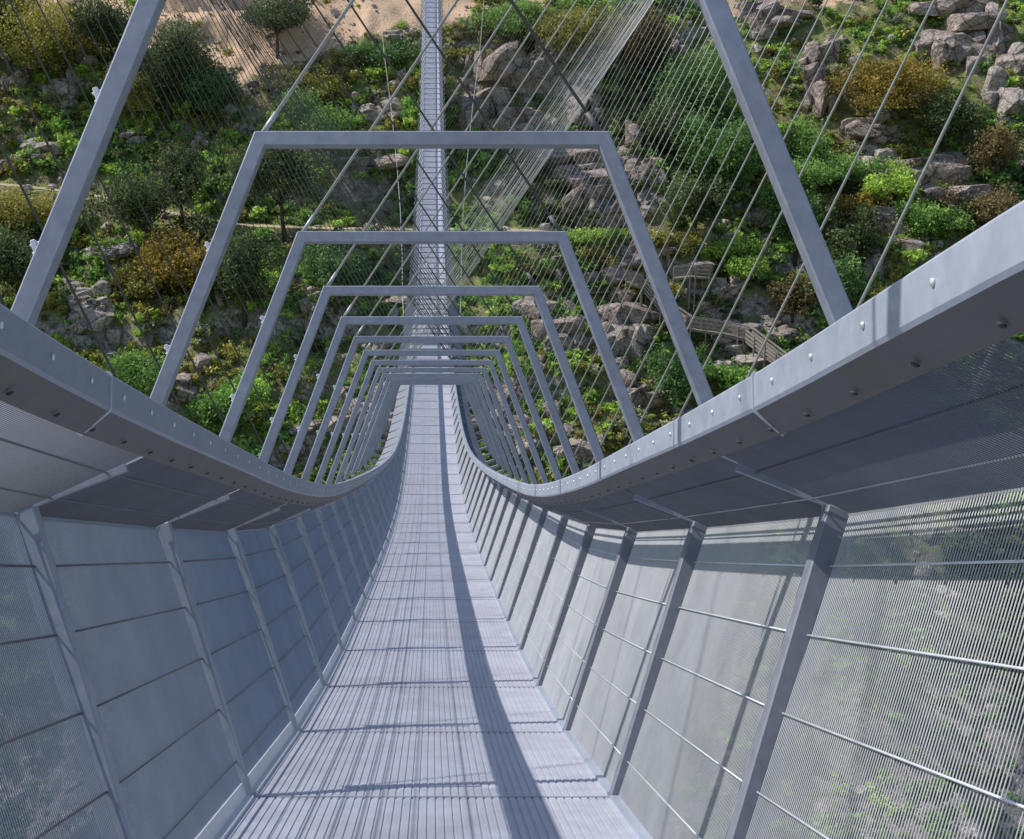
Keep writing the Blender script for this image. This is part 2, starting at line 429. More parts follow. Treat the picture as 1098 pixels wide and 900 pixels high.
# handrails: a bent steel box section swept along the bridge
RS = [(.609, 1.139), (.603, 1.133), (.603, 1.074), (.607, 1.067), (.652, 1.022), (.664, 1.034), (.664, 1.114), (.656, 1.130)]
ss = np.concatenate([np.arange(s_of(K0), s_of(20), .35), np.arange(s_of(20), s_of(K1 - 1), 1.2)])
for s in (-1, 1):
    V = []; F = []; n = len(RS)
    for i, q in enumerate(ss):
        p, t, nn = line_at(q)
        for x, z in RS: V.append(p + Vector((s * x, 0, 0)) + nn * z)
    for i in range(len(ss) - 1):
        for j in range(n):
            a, b = i * n + j, i * n + (j + 1) % n
            F.append((a, b, b + n, a + n) if s < 0 else (b, a, a + n, b + n))
    mb = MB(); mb.add(V, F)
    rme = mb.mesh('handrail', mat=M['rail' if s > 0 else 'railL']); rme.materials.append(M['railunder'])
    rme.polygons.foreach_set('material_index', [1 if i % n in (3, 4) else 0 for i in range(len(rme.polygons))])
    hr = bpart('handrail', rme)
    tag(hr, 'left handrail in shadow with bluish face' if s < 0 else 'right handrail brightly lit with a row of bolt heads')
    # bolt heads
    mb = MB(); mb.tube([(0, 0, 0), (.002, 0, 0), (.0034, 0, 0), (.004, 0, 0)], [.0062, .0057, .004, .0015], 10)
    me = mb.mesh('bolt', True, M['bolt']); me2 = mb.mesh('bolt_dark', True, M['dark'])
    q = s_of(-1) + .1; nb = 0; rest = MB()
    while q < s_of(34):
        for (x, z, off) in ((.6025, 1.105, 0), ) + (((.634, 1.032, .15),) if q < s_of(9) else ()):
            m4 = mat_at(q + off) @ Matrix.Translation((s * x, 0, z)) @ Matrix.Rotation((0 if s < 0 else PI) if z > 1.05 else (PI / 2 + s * .45), 4, 'Y')
            if nb < 98:
                b = bpart('bolt', me if z > 1.05 else me2, parent=hr); b.matrix_basis = m4; nb += 1
            else: rest.add([m4 @ Vector(v.co) for v in me.vertices], [tuple(p.vertices) for p in me.polygons])
        q += .256
    if rest.v:
        r = bpart('bolt', rest.mesh('far_bolts', mat=M['bolt']), parent=hr); r['kind'] = 'stuff'
    for kk in (1, 5, 9, 13):
        jp = mat_at(s_of(kk) - .52 if kk == 1 else s_of(kk) + .3)
        mb = MB(); V = []
        for y in (-.005, .005):
            for x, z in RS: V.append(jp @ Vector((s * (x + (.004 if x > .63 else -.003)), y, z + (.003 if z > 1.08 else -.003))))
        mb.add(V, [(j, (j + 1) % 8, 8 + (j + 1) % 8, 8 + j) for j in range(8)] + [tuple(range(8))[::-1], tuple(range(8, 16))])
        bpart('rail_joint', mb.mesh('rail_joint', mat=M['railjoint']), parent=hr)

# main cables and hangers
def cable_x(d): return 8.6 + .0006 * (d - 65) ** 2
def cable_z(d): return 15.5 + .0012 * (d - 65) ** 2
def d_of(s): return float(np.interp(s, _s, _ds))
for s in (-1, 1):
    pts = [loc(q, s * cable_x(d_of(q)), cable_z(d_of(q))) for q in np.arange(s_of(K0), s_of(K1 - 1), 1.5)]
    mb = MB(); mb.tube(pts, .06, 10); bpart('main_cable', mb.mesh('main_cable', True, M['cable']))
far = {1: MB(), -1: MB()}; nh = 0
for k in range(K0, K1):
    q = s_of(k); d = d_of(q); m4 = mat_at(q)
    for s in (1, -1):
        top = m4 @ Vector((s * cable_x(d), .0, cable_z(d)))
        lower = m4 @ Vector((s * (KNEE[0] + .03), .0, .95)); upper = m4 @ Vector((-s * (TOPX + .01), 0.045, TOPZ + .02))
        for a in (lower, upper) if k < 36 else (lower,):
            if nh < 100:
                mb = MB(); mb.tube([a, top], .0066, 6)
                dirn = (top - a).normalized(); mb.tube([a + dirn * .02, a + dirn * .11], .010, 8)
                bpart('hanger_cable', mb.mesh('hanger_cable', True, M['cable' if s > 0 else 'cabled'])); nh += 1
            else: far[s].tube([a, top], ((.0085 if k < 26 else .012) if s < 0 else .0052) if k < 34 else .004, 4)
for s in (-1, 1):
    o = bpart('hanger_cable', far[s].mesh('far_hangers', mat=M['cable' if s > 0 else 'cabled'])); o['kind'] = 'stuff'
# wind guys swinging out below the far half of the deck
for s in (-1, 1):
    pts = []
    for d, x, z in ((52, .95, -.2), (60, 1.25, -.5), (68, 1.5, -.9), (78, 1.75, -1.0), (88, 2.1, -.8), (98, 2.6, -.5), (110, 3.4, 0.), (122, 4.4, .5), (136, 5.4, 1.), (150, 6.5, 1.5)):
        pts.append(loc(float(np.interp(d, _ds, _s)), s * x, z))
    mb = MB(); mb.tube(pts, .022, 6); bpart('wind_guy', mb.mesh('wind_guy', True, M['cable']))

# ------------------------------------------------------------------ terrain
def fbm(x, y, sc, oc=4, seed=0.):
    return noise.fractal(Vector((x / sc + seed, y / sc - seed, seed * .37)), 1.0, 2.1, oc)
def ssm(a, b, x):
    t = min(1., max(0., (x - a) / (b - a))); return t * t * (3 - 2 * t)
def hbase(x, y):
    z0 = -62.
    if y > 86: z = z0 + .86 * (y - 86)
    elif y < 22: z = z0 + .95 * (22 - y)
    else: z = z0
    z = z + 2. * math.exp(-((y - 86) / 5.) ** 2) + 2. * math.exp(-((y - 22) / 5.) ** 2)
    if y > 215: z = z0 + .86 * 129 + (y - 215) * .42
    if y > 330: z = z0 + .86 * 129 + 115 * .42 + (y - 330) * .1
    if y < -62: z = z0 + .95 * 84 + (-62 - y) * .25
    m = ssm(80, 94, y)
    z += m * (3.2 * fbm(x, y, 26, 3, 3.1) + 1.3 * fbm(x, y, 7, 4, 9.7) + .35 * fbm(x, y, 1.9, 3, 4.4))
    # little cliffs: the hillside climbs in irregular steps
    st = 5.5; v = (z + 2.2 * fbm(x, y, 17, 3, 21.)) / st; fr = v - math.floor(v)
    z += m * st * (.08 + .5 * ssm(-.15, .3, fbm(x, y, 14, 3, 61.))) * (ssm(.35, .65, fr) - fr)
    z += m * .8 * abs(fbm(x, y, 3.2, 3, 14.))
    if y < 22: z += 4 * fbm(x, y, 30, 4, 5.)
    if y > 215: z += 8 * fbm(x, y, 90, 3, 1.)
    return z
def ray(px, py):
    u, v = (px - CX) / FPX, (CY - py) / FPX
    return (FW + Vector((u, 0, 0)) + UP * v)
def hit(px, py, f):
    d = ray(px, py); t = 92.
    while t < 420:
        p = d * t
        if p.z < f(p.x, p.y): break
        t += .6
    a, b = t - .6, t
    for _ in range(14):
        m_ = (a + b) / 2; p = d * m_
        if p.z < f(p.x, p.y): b = m_
        else: a = m_
    return d * b
# hillside path, levelled into the slope
PATHPX = [(-60, 193), (0, 199), (45, 203), (90, 209), (140, 218), (190, 231), (240, 242), (330, 246), (420, 247), (520, 247), (600, 250), (680, 256), (730, 262)]
_pp = [hit(px, py, hbase) for px, py in PATHPX]
_px = np.array([p.x for p in _pp]); _py = np.array([p.y for p in _pp]); _pz = np.array([hbase(p.x, p.y) for p in _pp])
_g = np.linspace(_px[0], _px[-1], 160)
def smooth(v, n=9):
    k = np.ones(n) / n; return np.convolve(np.pad(v, n // 2, mode='edge'), k, 'valid')
_gy = smooth(np.interp(_g, _px, _py)); _gz = smooth(np.interp(_g, _px, _pz), 15)
def height(x, y):
    z = hbase(x, y)
    if _g[0] - 3 < x < _g[-1] + 3 and 100 < y < 200:
        yc = float(np.interp(x, _g, _gy)); zc = float(np.interp(x, _g, _gz)); dy = abs(y - yc)
        if dy < 5:
            w = 1 - ssm(1.3, 5, dy); e = ssm(_g[0] - 3, _g[0], x) * (1 - ssm(_g[-1], _g[-1] + 3, x))
            z = z * (1 - w * e) + zc * w * e
    return z
def H(px, py): return hit(px, py, height)

def coords(fine0, fine1, step, lo, hi):
    a = list(np.arange(fine0, fine1 + step / 2, step)); st = step; v = fine1
    while v < hi: st = min(st * 1.22, 160); v += st; a.append(v)
    st = step; v = fine0; lo_ = []
    while v > lo: st = min(st * 1.22, 160); v -= st; lo_.append(v)
    return np.array(lo_[::-1] + a)
XS = coords(-62, 84, .55, -2200, 2200); YS = coords(84, 190, .55, -1500, 2600)
GV = np.zeros((len(YS), len(XS), 3)); bare = np.zeros(len(YS) * len(XS), dtype=np.float32); stony = bare.copy()
def bare_at(x, y, z):
    # raw earth bank high on the left of the slope
    d = Vector((x, y, z)); f = d.dot(FW)
    if f < 50: return 0.
    return 0.
# earth bank in hill space: above a line that runs down to the left
EA, EB, EC = None, None, None
_e = [H(px, py) for px, py in ((-20, 40), (120, 34), (190, 66), (262, 88), (330, 56), (400, 36), (470, 22), (640, 2), (1100, -30))]
_ex = np.array([p.x for p in _e]); _ey = np.array([p.y for p in _e])
i = 0
for a, y in enumerate(YS):
    for b, x in enumerate(XS):
        z = height(x, y); GV[a, b] = (x, y, z)
        if 84 < y: bare[i] = max(0., min(1., .5 + (y - float(np.interp(x, _ex, _ey))) / 4.)) * (1 - ssm(185, 260, y) * .6)
        if 40 < y < 104: stony[i] = 1 - ssm(96, 106, y)
        i += 1
nx = len(XS); idx = np.arange(len(YS) * nx).reshape(len(YS), nx)
F = np.stack([idx[:-1, :-1].ravel(), idx[:-1, 1:].ravel(), idx[1:, 1:].ravel(), idx[1:, :-1].ravel()], 1)
me = np_mesh('hillside', GV.reshape(-1, 3), F, M['ground'], smooth=True)
at = me.attributes.new('bare', 'FLOAT', 'POINT'); at.data.foreach_set('value', bare)
at = me.attributes.new('stony', 'FLOAT', 'POINT'); at.data.foreach_set('value', stony)
tag(link('hillside', me), kind='structure')

def ribbon(name, dy0, dy1, lift, mat, wob=0.):
    V = []; F = []
    for i, x in enumerate(_g):
        yc = _gy[i]
        for j in range(5):
            y = yc + dy0 + (dy1 - dy0) * j / 4 + (wob * fbm(x, j * 10, 2.5, 2, 8.) if j in (0, 4) else 0)
            V.append((x, y, height(x, y) + lift))
    for i in range(len(_g) - 1):
        for j in range(4):
            a = i * 5 + j; F.append((a, a + 5, a + 6, a + 1))
    me = np_mesh(name, np.array(V), np.array(F), mat, smooth=True)
    return tag(link(name, me), kind='structure')
ribbon('path_verge', -2.2, 2.0, .07, M['verge'], 1.2)
ribbon('path', -1.0, 1.0, .14, M['path'], .35)
me = np_mesh('river', np.array([(-300, 40, -61.2), (300, 40, -61.2), (300, 70, -61.2), (-300, 70, -61.2)], dtype=float), np.array([[0, 1, 2, 3]]), M['water'])
tag(link('river', me), kind='structure')

# ------------------------------------------------------------------ rocks
def lump(cx, cy, cz, rx, ry, rz, sub=3, cuts=16, rough=.07, rnd=random):
    bm = bmesh.new(); bmesh.ops.create_icosphere(bm, subdivisions=sub, radius=1.)
    V = np.array([v.co[:] for v in bm.verts]); F = [tuple(v.index for v in f.verts) for f in bm.faces]; bm.free()
    for _ in range(cuts):
        ax = [(1, 0, 0), (0, 1, 0), (0, 0, 1), (.7, .7, 0), (.7, -.7, .2), (0, .7, .7)][rnd.randrange(6)]
        n = np.array(ax) * rnd.choice((-1, 1)) + np.array([rnd.gauss(0, .16), rnd.gauss(0, .22), rnd.gauss(0, .22)]); n /= np.linalg.norm(n); lim = rnd.uniform(.45, .8)
        dd = V @ n; over = np.maximum(dd - lim, 0); V -= np.outer(over * .97, n)
    sd = rnd.uniform(0, 100)
    for i in range(len(V)):
        V[i] *= 1 + rough * noise.fractal(Vector(V[i] * 2.3) + Vector((sd, 0, 0)), 1., 2.2, 4)
    a = rnd.uniform(0, PI); c, s_ = math.cos(a), math.sin(a); t = rnd.uniform(-.3, .3)
    V = V @ np.array([[c, -s_, 0], [s_, c, 0], [0, 0, 1]]).T
    V = V @ np.array([[math.cos(t), 0, math.sin(t)], [0, 1, 0], [-math.sin(t), 0, math.cos(t)]]).T
    V = V * np.array([rx, ry, rz]) + np.array([cx, cy, cz])
    return V, F
def outcrop(px, py, wpx, hpx, n, label, pale=False, seed=0):
    """a cluster of weathered granite blocks standing on the slope"""
    rnd = random.Random(seed); base = H(px, py + hpx * .42); D = base.dot(FW); m = D / FPX
    W, Hh = wpx * m * 1.2, hpx * m * 1.2
    Vs = []; Fs = []; off = 0
    n2 = n if n == 1 else int(n * 1.8)
    for i in range(n2):
        fx = rnd.uniform(-.5, .5) if n > 1 else 0; fz = rnd.random() ** 1.3 if n > 2 else rnd.uniform(0, .4)
        r = rnd.uniform(.25, .62) if n > 1 else .5
        rx = W * r * rnd.uniform(.45, .8) if n > 1 else W * .5; rz = Hh * rnd.uniform(.18, .36) if n > 1 else Hh * .62
        x = base.x + fx * W * .9; y = base.y + fz * Hh * .75 + rnd.uniform(-.5, .5)
        z = height(x, y) + rz * rnd.uniform(-.15, .35)
        V, F_ = lump(0, 0, 0, rx, rx * rnd.uniform(.7, 1.1), rz, 4 if max(rx, rz) > 1.1 else 3, rnd=rnd)
        V = V + np.array([x - base.x, y - base.y, z - base.z]); Vs.append(V); Fs += [tuple(off + j for j in f) for f in F_]; off += len(V)
    if n > 1:
        V, F_ = lump(0, 0, 0, W * .42, Hh * .42, Hh * .34, 3, rnd=rnd); yy = base.y + Hh * .25
        V = V + np.array([0, yy - base.y, height(base.x, yy) - base.z - Hh * .06]); Vs.append(V); Fs += [tuple(off + j for j in f) for f in F_]; off += len(V)
    me = np_mesh('rock_outcrop', np.concatenate(Vs), np.array(Fs), M['granite_pale'] if pale else M['granite'], smooth=False)
    o = link('boulder' if n == 1 else 'rock_outcrop', me); o.location = base
    tag(o, label, 'boulder' if n == 1 else 'rocks', 'granite rocks on the hillside'); return o
OUT = [
 (580, 85, 95, 75, 6, 'tall cluster of round boulders high on the slope right of the far deck', 0),
 (503, 100, 46, 85, 4, 'narrow upright rocks directly right of the distant deck strip', 0),
 (540, 130, 60, 60, 5, 'broken rocks below the tall boulder cluster, right of the far deck', 0),
 (622, 118, 34, 55, 3, 'upright rocks just right of the central boulder cluster', 0),
 (422, 36, 36, 22, 2, 'pale flat boulder below the bare earth, left of the far deck', 1),
 (400, 118, 46, 34, 4, 'small pale rocks left of the far deck above the second frame beam', 1),
 (425, 90, 30, 24, 3, 'little rocks touching the left side of the far deck strip', 1),
 (388, 170, 50, 30, 4, 'rocks seen just under the nearest frame beam, left of the deck strip', 0),
 (640, 212, 88, 78, 6, 'large dark rock face behind the right cable bundle', 0),
 (690, 190, 40, 44, 4, 'rocks beside the large rock face, inside the right frame leg', 0),
 (632, 300, 70, 40, 5, 'low rocks just below the path, right of the deck strip', 0),
 (600, 348, 60, 46, 6, 'rubble of rocks right of the deck seen through the small frames', 0),
 (660, 360, 60, 60, 6, 'jumble of rocks between two right frame legs under the walkway', 0),
 (682, 420, 50, 50, 4, 'dark overhanging rock at the foot of the slope by the right legs', 0),
 (835, 12, 66, 46, 4, 'big rounded rocks at the top edge above the right leg', 0),
 (1012, 45, 84, 62, 5, 'massive split crag at the top right with vertical cracks', 0),
 (1062, 40, 60, 80, 4, 'dark crag at the right edge of the top right outcrop', 0),
 (1088, 105, 46, 64, 4, 'pale rock wall at the right edge of the photo', 1),
 (885, 95, 36, 70, 5, 'column of small rocks left of the golden bush', 0),
 (925, 132, 50, 30, 4, 'rocks under the golden bush', 0),
 (930, 172, 56, 28, 4, 'flat rock ledge below the golden bush rocks', 1),
 (1005, 198, 90, 52, 6, 'wide blocky outcrop in the right part above the handrail', 0),
 (1030, 185, 30, 60, 2, 'tall dark block at the right end of the wide outcrop', 0),
 (968, 258, 66, 66, 4, 'sloping bare rock slab just above the right handrail', 0),
 (940, 240, 30, 40, 2, 'dark rock beside the sloping slab above the right handrail', 0),
 (812, 236, 30, 24, 1, 'single round boulder beside the yellow green clearing on the right', 0),
 (822, 258, 22, 30, 2, 'white rocks directly below the round boulder on the right', 1),
 (768, 325, 56, 26, 5, 'rocks behind the timber walkway', 0),
 (800, 352, 50, 34, 4, 'brownish rocks above the right end of the timber walkway', 0),
 (790, 388, 70, 30, 3, 'broad boulder under the timber walkway', 1),
 (830, 345, 50, 40, 5, 'rocks right of the walkway, next to the brown shrub', 0),
 (690, 268, 50, 26, 4, 'rocks just under the path beside the timber post', 0),
 (195, 422, 36, 46, 3, 'rough boulder behind the left handrail between two frame legs', 0),
 (68, 90, 44, 46, 5, 'pale broken rocks high on the left beside dark trees', 1),
 (18, 82, 34, 30, 3, 'small rocks at the left edge above the green scrub', 0),
 (24, 172, 56, 30, 4, 'purplish rocks at the left edge just above the path', 0),
 (30, 148, 36, 26, 3, 'pale rocks above the purplish rocks at the left edge', 1),
 (120, 268, 44, 26, 4, 'pale rocks below the path right of the first left leg', 1),
 (90, 312, 50, 44, 7, 'stack of pale blocks beside the nearest left leg', 1),
 (105, 350, 40, 40, 6, 'pale rubble under the stack of blocks on the left', 1),
 (85, 368, 28, 30, 2, 'smooth pale boulder just above the left handrail', 1),
 (130, 150, 40, 18, 5, 'scatter of small white stones in the scrub at left', 1),
 (212, 155, 30, 22, 3, 'white stones left of the second frame corner', 1),
 (262, 140, 22, 18, 2, 'pale stone touching the corner of the second frame', 1),
 (340, 350, 30, 30, 4, 'brownish rocks seen through the left legs of the middle frames', 0),
 (318, 470, 44, 22, 5, 'low rocks above the left handrail where the frame legs crowd', 0),
 (560, 455, 70, 60, 8, 'rocks seen through the crowded right legs near the handrail dip', 0),
 (395, 440, 60, 60, 7, 'rocks seen through the crowded left legs near the handrail dip', 0),
 (620, 480, 44, 36, 5, 'low rubble just above the right handrail near its lowest bend', 0),
 (450, 320, 60, 30, 3, 'rocks behind the deck strip below the path', 0),
]
for i, (px, py, w, h, n, lb, pale) in enumerate(OUT): outcrop(px, py, w, h, n, lb, bool(pale), 100 + i)
# loose stones nobody could count
protos = [lump(0, 0, 0, 1, .8, .7, 2, 9, .12, random.Random(i)) for i in range(8)]
rnd = random.Random(5); Vs = []; Fs = []; off = 0
for i in range(9000):
    x = rnd.uniform(-58, 80); y = rnd.uniform(88, 186)
    f9 = fbm(x, y, 8, 4, 33.)
    if f9 < .0 + .22 * rnd.random() and rnd.random() > .06: continue
    r = (.13 + (.55 + 1.1 * max(0, f9)) * rnd.random() ** 2.6) * (1 if y < float(np.interp(x, _ex, _ey)) else .45); V, F_ = protos[i % 8]; a = rnd.uniform(0, 6.28); c, s_ = math.cos(a), math.sin(a)
    V = V @ np.array([[c, -s_, 0], [s_, c, 0], [0, 0, 1]]).T * r + np.array([x, y, height(x, y) + r * .15])
    Vs.append(V); Fs.append(np.array(F_) + off); off += len(V)
tag(link('loose_stones', np_mesh('loose_stones', np.concatenate(Vs), np.concatenate(Fs), M['granite_pale'])),
    'pale loose stones scattered through the scrub of the hillside', 'stones', kind='stuff')

# ------------------------------------------------------------------ foliage
PAL = {
 'dark': ((.018, .028, .012), (.05, .065, .024)),
 'deep': ((.02, .045, .014), (.055, .10, .03)),
 'green': ((.035, .07, .017), (.095, .16, .036)),
 'bright': ((.07, .115, .02), (.165, .225, .042)),
 'olive': ((.06, .062, .015), (.15, .135, .032)),
 'gold': ((.06, .045, .009), (.145, .105, .02)),
 'brown': ((.04, .03, .014), (.085, .064, .028)),
 'grey': ((.06, .07, .045), (.14, .15, .09)),
}
def leaves(rng, nclump, per, rx, ry, rz, size, pal, clump_r=.28, flat=0.):
    """leaf quads grouped in clumps spread through an uneven ellipsoid; returns V, F, C"""
    u = rng.normal(size=(nclump, 3)); u /= np.linalg.norm(u, axis=1)[:, None]
    rad = rng.uniform(.35, 1., nclump) ** .6; rad *= 1 + .28 * np.sin(u[:, 0] * 5 + rng.uniform(0, 6)) * np.cos(u[:, 1] * 4 + 2 * u[:, 2])
    nl = max(2, min(6, nclump // 9)); lc = rng.normal(size=(nl, 3)) * np.array([.48, .48, .26]); lr = rng.uniform(.42, .72, nl)
    li = rng.integers(0, nl, nclump); c = lc[li] + u * (rad * lr[li])[:, None]; lt = rng.uniform(-.25, .3, nl)[li]; cr = clump_r * rng.uniform(.6, 1.3, nclump)
    n = nclump * per; ci = np.repeat(np.arange(nclump), per)
    p = c[ci] + rng.normal(size=(n, 3)) * (cr[ci] * .5)[:, None]
    p[:, 2] = np.where(p[:, 2] < -.75, -.75, p[:, 2])
    p = p * np.array([rx, ry, rz])
    a = rng.normal(size=(n, 3)); a /= np.linalg.norm(a, axis=1)[:, None]
    b = np.cross(a, rng.normal(size=(n, 3))); b /= np.linalg.norm(b, axis=1)[:, None]
    sz = size * rng.uniform(.6, 1.4, n)[:, None]
    V = np.stack([p - a * sz, p + b * sz * .6, p + a * sz, p - b * sz * .6], 1).reshape(-1, 3)
    F = np.arange(4 * n).reshape(n, 4)
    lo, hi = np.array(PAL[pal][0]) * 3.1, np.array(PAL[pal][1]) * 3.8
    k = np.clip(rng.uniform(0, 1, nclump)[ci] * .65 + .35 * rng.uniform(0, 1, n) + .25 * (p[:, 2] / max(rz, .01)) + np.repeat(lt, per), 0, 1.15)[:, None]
    return V, F, lo + (hi - lo) * k
def crown_obj(rng, nclump, per, rx, ry, rz, size, pal, clump_r=.28):
    V, F_, C_ = leaves(rng, nclump, per, rx, ry, rz, size, pal, clump_r)
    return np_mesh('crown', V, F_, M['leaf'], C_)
def tree(px, py, wpx, hpx, pal, label, trunk=.35, seed=0, cat='tree', name='hillside_tree', dens=1., group='trees on the hillside'):
    """px, py: middle of the crown in the photograph, turned into a place on the slope"""
    rng = np.random.default_rng(seed); rnd = random.Random(seed)
    base = H(px, py + hpx * (.5 + trunk)); D = base.dot(FW); m = D / FPX
    rx, rz = wpx * m / 2 * 1.08, hpx * m / 2 * 1.1; th = hpx * trunk * m + .2
    root = empty(name, base); tag(root, label, cat, group)
    n = int(60 * dens * max(1, rx * rz / 4)); n = int(min(n, 260) * 1.25)
    me = crown_obj(rng, n, 42, rx, rx * .9, rz, .15 if rx > 1.5 else .12, pal, .30 if rx > 2 else .36)
    c = link('crown', me, root); c.location = (0, 0, th + rz * .9)
    mb = MB(); lean = rnd.uniform(-.15, .15); top = Vector((lean * rz, 0, th + rz * .6))
    mid = Vector((lean * rz * .3 + rnd.uniform(-.1, .1), 0, th * .6))
    r0 = .09 + .035 * rz
    mb.tube([(0, 0, -.4), mid, Vector((0, 0, 0)).lerp(top, .75), top], [r0 * 1.3, r0, r0 * .6, r0 * .25], 7)
    for _ in range(6):
        a = rnd.uniform(0, 6.28); st = mid.lerp(top, rnd.uniform(.1, .7))
        e = Vector((math.cos(a) * rx * .7, math.sin(a) * rx * .6, th + rz * rnd.uniform(.7, 1.5)))
        mb.tube([st, st.lerp(e, .5) + Vector((0, 0, -.12 * rz)), e], [r0 * .5, r0 * .32, r0 * .1], 5)
    link('trunk', mb.mesh('trunk', True, M['bark']), root)
    return root
TREES = [
 (12, 25, 50, 80, 'dark', 'dark tree at the top left corner of the hillside', .3),
 (70, 45, 80, 70, 'olive', 'wide olive brown tree second from the top left corner', .25),
 (118, 28, 60, 60, 'dark', 'dark tree left of the nearest left frame leg at the top', .3),
 (182, 60, 76, 84, 'dark', 'tall dark tree just right of the nearest left frame leg', .4),
 (150, 95, 50, 60, 'olive', 'olive tree crossed by the nearest left frame leg', .2),
 (225, 100, 60, 46, 'deep', 'low dark green tree below the bare earth bank on the left', .1),
 (298, 20, 74, 44, 'dark', 'round dark tree with visible trunk standing on the bare earth', .45),
 (158, 215, 78, 62, 'dark', 'dark spreading tree beside the end of the left path', .35),
 (196, 195, 50, 56, 'dark', 'dark tree between the left path and the second frame leg', .35),
 (306, 192, 74, 66, 'dark', 'grey green tree with bare trunk just inside the second frame corner', .5),
 (20, 235, 70, 56, 'olive', 'olive tree at the left edge just below the path', .2),
 (28, 290, 70, 70, 'dark', 'dark tree at the left edge above the handrail', .2),
 (215, 255, 50, 44, 'dark', 'dark little tree at the left of the third frame leg', .3),
 (262, 290, 60, 80, 'dark', 'deep shadowed tree between the second and third left legs', .2),
 (735, 100, 84, 96, 'deep', 'large dark green tree right of the cable bundle near the top', .15),
 (700, 45, 60, 70, 'brown', 'reddish brown tree behind the cables near the top', .2),
 (620, 35, 80, 50, 'olive', 'olive tree high above the central boulder cluster', .15),
 (775, 165, 70, 80, 'deep', 'dark green tree behind the nearest right frame leg', .2),
 (868, 165, 60, 60, 'green', 'bright green rounded tree right of the nearest right frame leg', .15),
 (745, 215, 50, 60, 'dark', 'shadowed tree left of the yellow green clearing', .3),
 (852, 235, 50, 66, 'deep', 'dark tree between the round boulder and the nearest right leg', .2),
 (905, 255, 44, 60, 'dark', 'dark tree left of the sloping rock slab', .2),
 (1010, 130, 56, 50, 'dark', 'dark tree under the top right crag', .2),
 (700, 140, 50, 50, 'dark', 'dark tree behind the right cable bundle', .2),
 (1068, 165, 40, 50, 'brown', 'brown tree at the right edge above the handrail', .2),
 (905, 300, 50, 50, 'deep', 'dark green tree touching the right handrail', .15),
 (720, 405, 50, 60, 'deep', 'dark green tree at the foot of the slope right of the second leg', .15),
 (360, 290, 50, 60, 'deep', 'dark green tree seen through the third frame on the left', .2),
]
for i, t in enumerate(TREES): tree(*t[:6], trunk=t[6], seed=300 + i)
BUSH = [
 (955, 92, 84, 56, 'gold', 'large golden olive bush between rocks on the upper right', .08),
 (182, 283, 84, 62, 'gold', 'golden olive bush left of the second frame leg', .1),
 (150, 300, 50, 40, 'olive', 'darker olive bush at the left of the golden bush', .1),
 (850, 318, 44, 40, 'brown', 'brown shrub above the right end of the walkway', .1),
 (908, 228, 26, 40, 'gold', 'narrow orange brown bush beside the sloping slab', .1),
 (785, 268, 50, 34, 'bright', 'yellow green bush beside the clearing above the walkway', .05),
 (800, 290, 50, 30, 'bright', 'yellow green bush directly above the walkway bend', .05),
 (715, 262, 40, 24, 'olive', 'olive bush behind the pale timber post', .05),
 (640, 255, 60, 16, 'bright', 'yellow bush on the path right of the deck strip', .05),
 (640, 275, 34, 24, 'olive', 'olive bush below the path by the second right leg', .05),
 (1050, 225, 60, 44, 'brown', 'rusty shrub above the right handrail at the edge', .05),
 (1000, 240, 60, 40, 'green', 'green shrub below the wide outcrop on the right', .05),
 (900, 190, 90, 40, 'green', 'long green bush band under the rock ledge on the right', .05),
 (960, 200, 50, 34, 'bright', 'light green bush left of the wide outcrop', .05),
 (130, 395, 70, 50, 'green', 'fresh green bush just above the left handrail', .05),
 (235, 440, 60, 50, 'green', 'green bush behind the second and third left legs low down', .05),
 (345, 130, 70, 50, 'green', 'green bush above the second frame beam on the left', .05),
 (320, 95, 60, 40, 'olive', 'olive bush left of the hanger that meets the frame corner', .05),
 (560, 25, 90, 40, 'green', 'green bush band at the top right of the far deck', .05),
 (395, 60, 60, 34, 'deep', 'dark green bush below the bare earth left of the far deck', .05),
 (700, 310, 44, 30, 'olive', 'olive bush left of the walkway stairs', .05),
 (775, 402, 50, 22, 'green', 'bright green bush under the walkway boulder', .05),
]
for i, t in enumerate(BUSH): tree(*t[:6], trunk=t[6], seed=500 + i, cat='bush', name='bush', dens=1.5, group='bushes on the hillside')

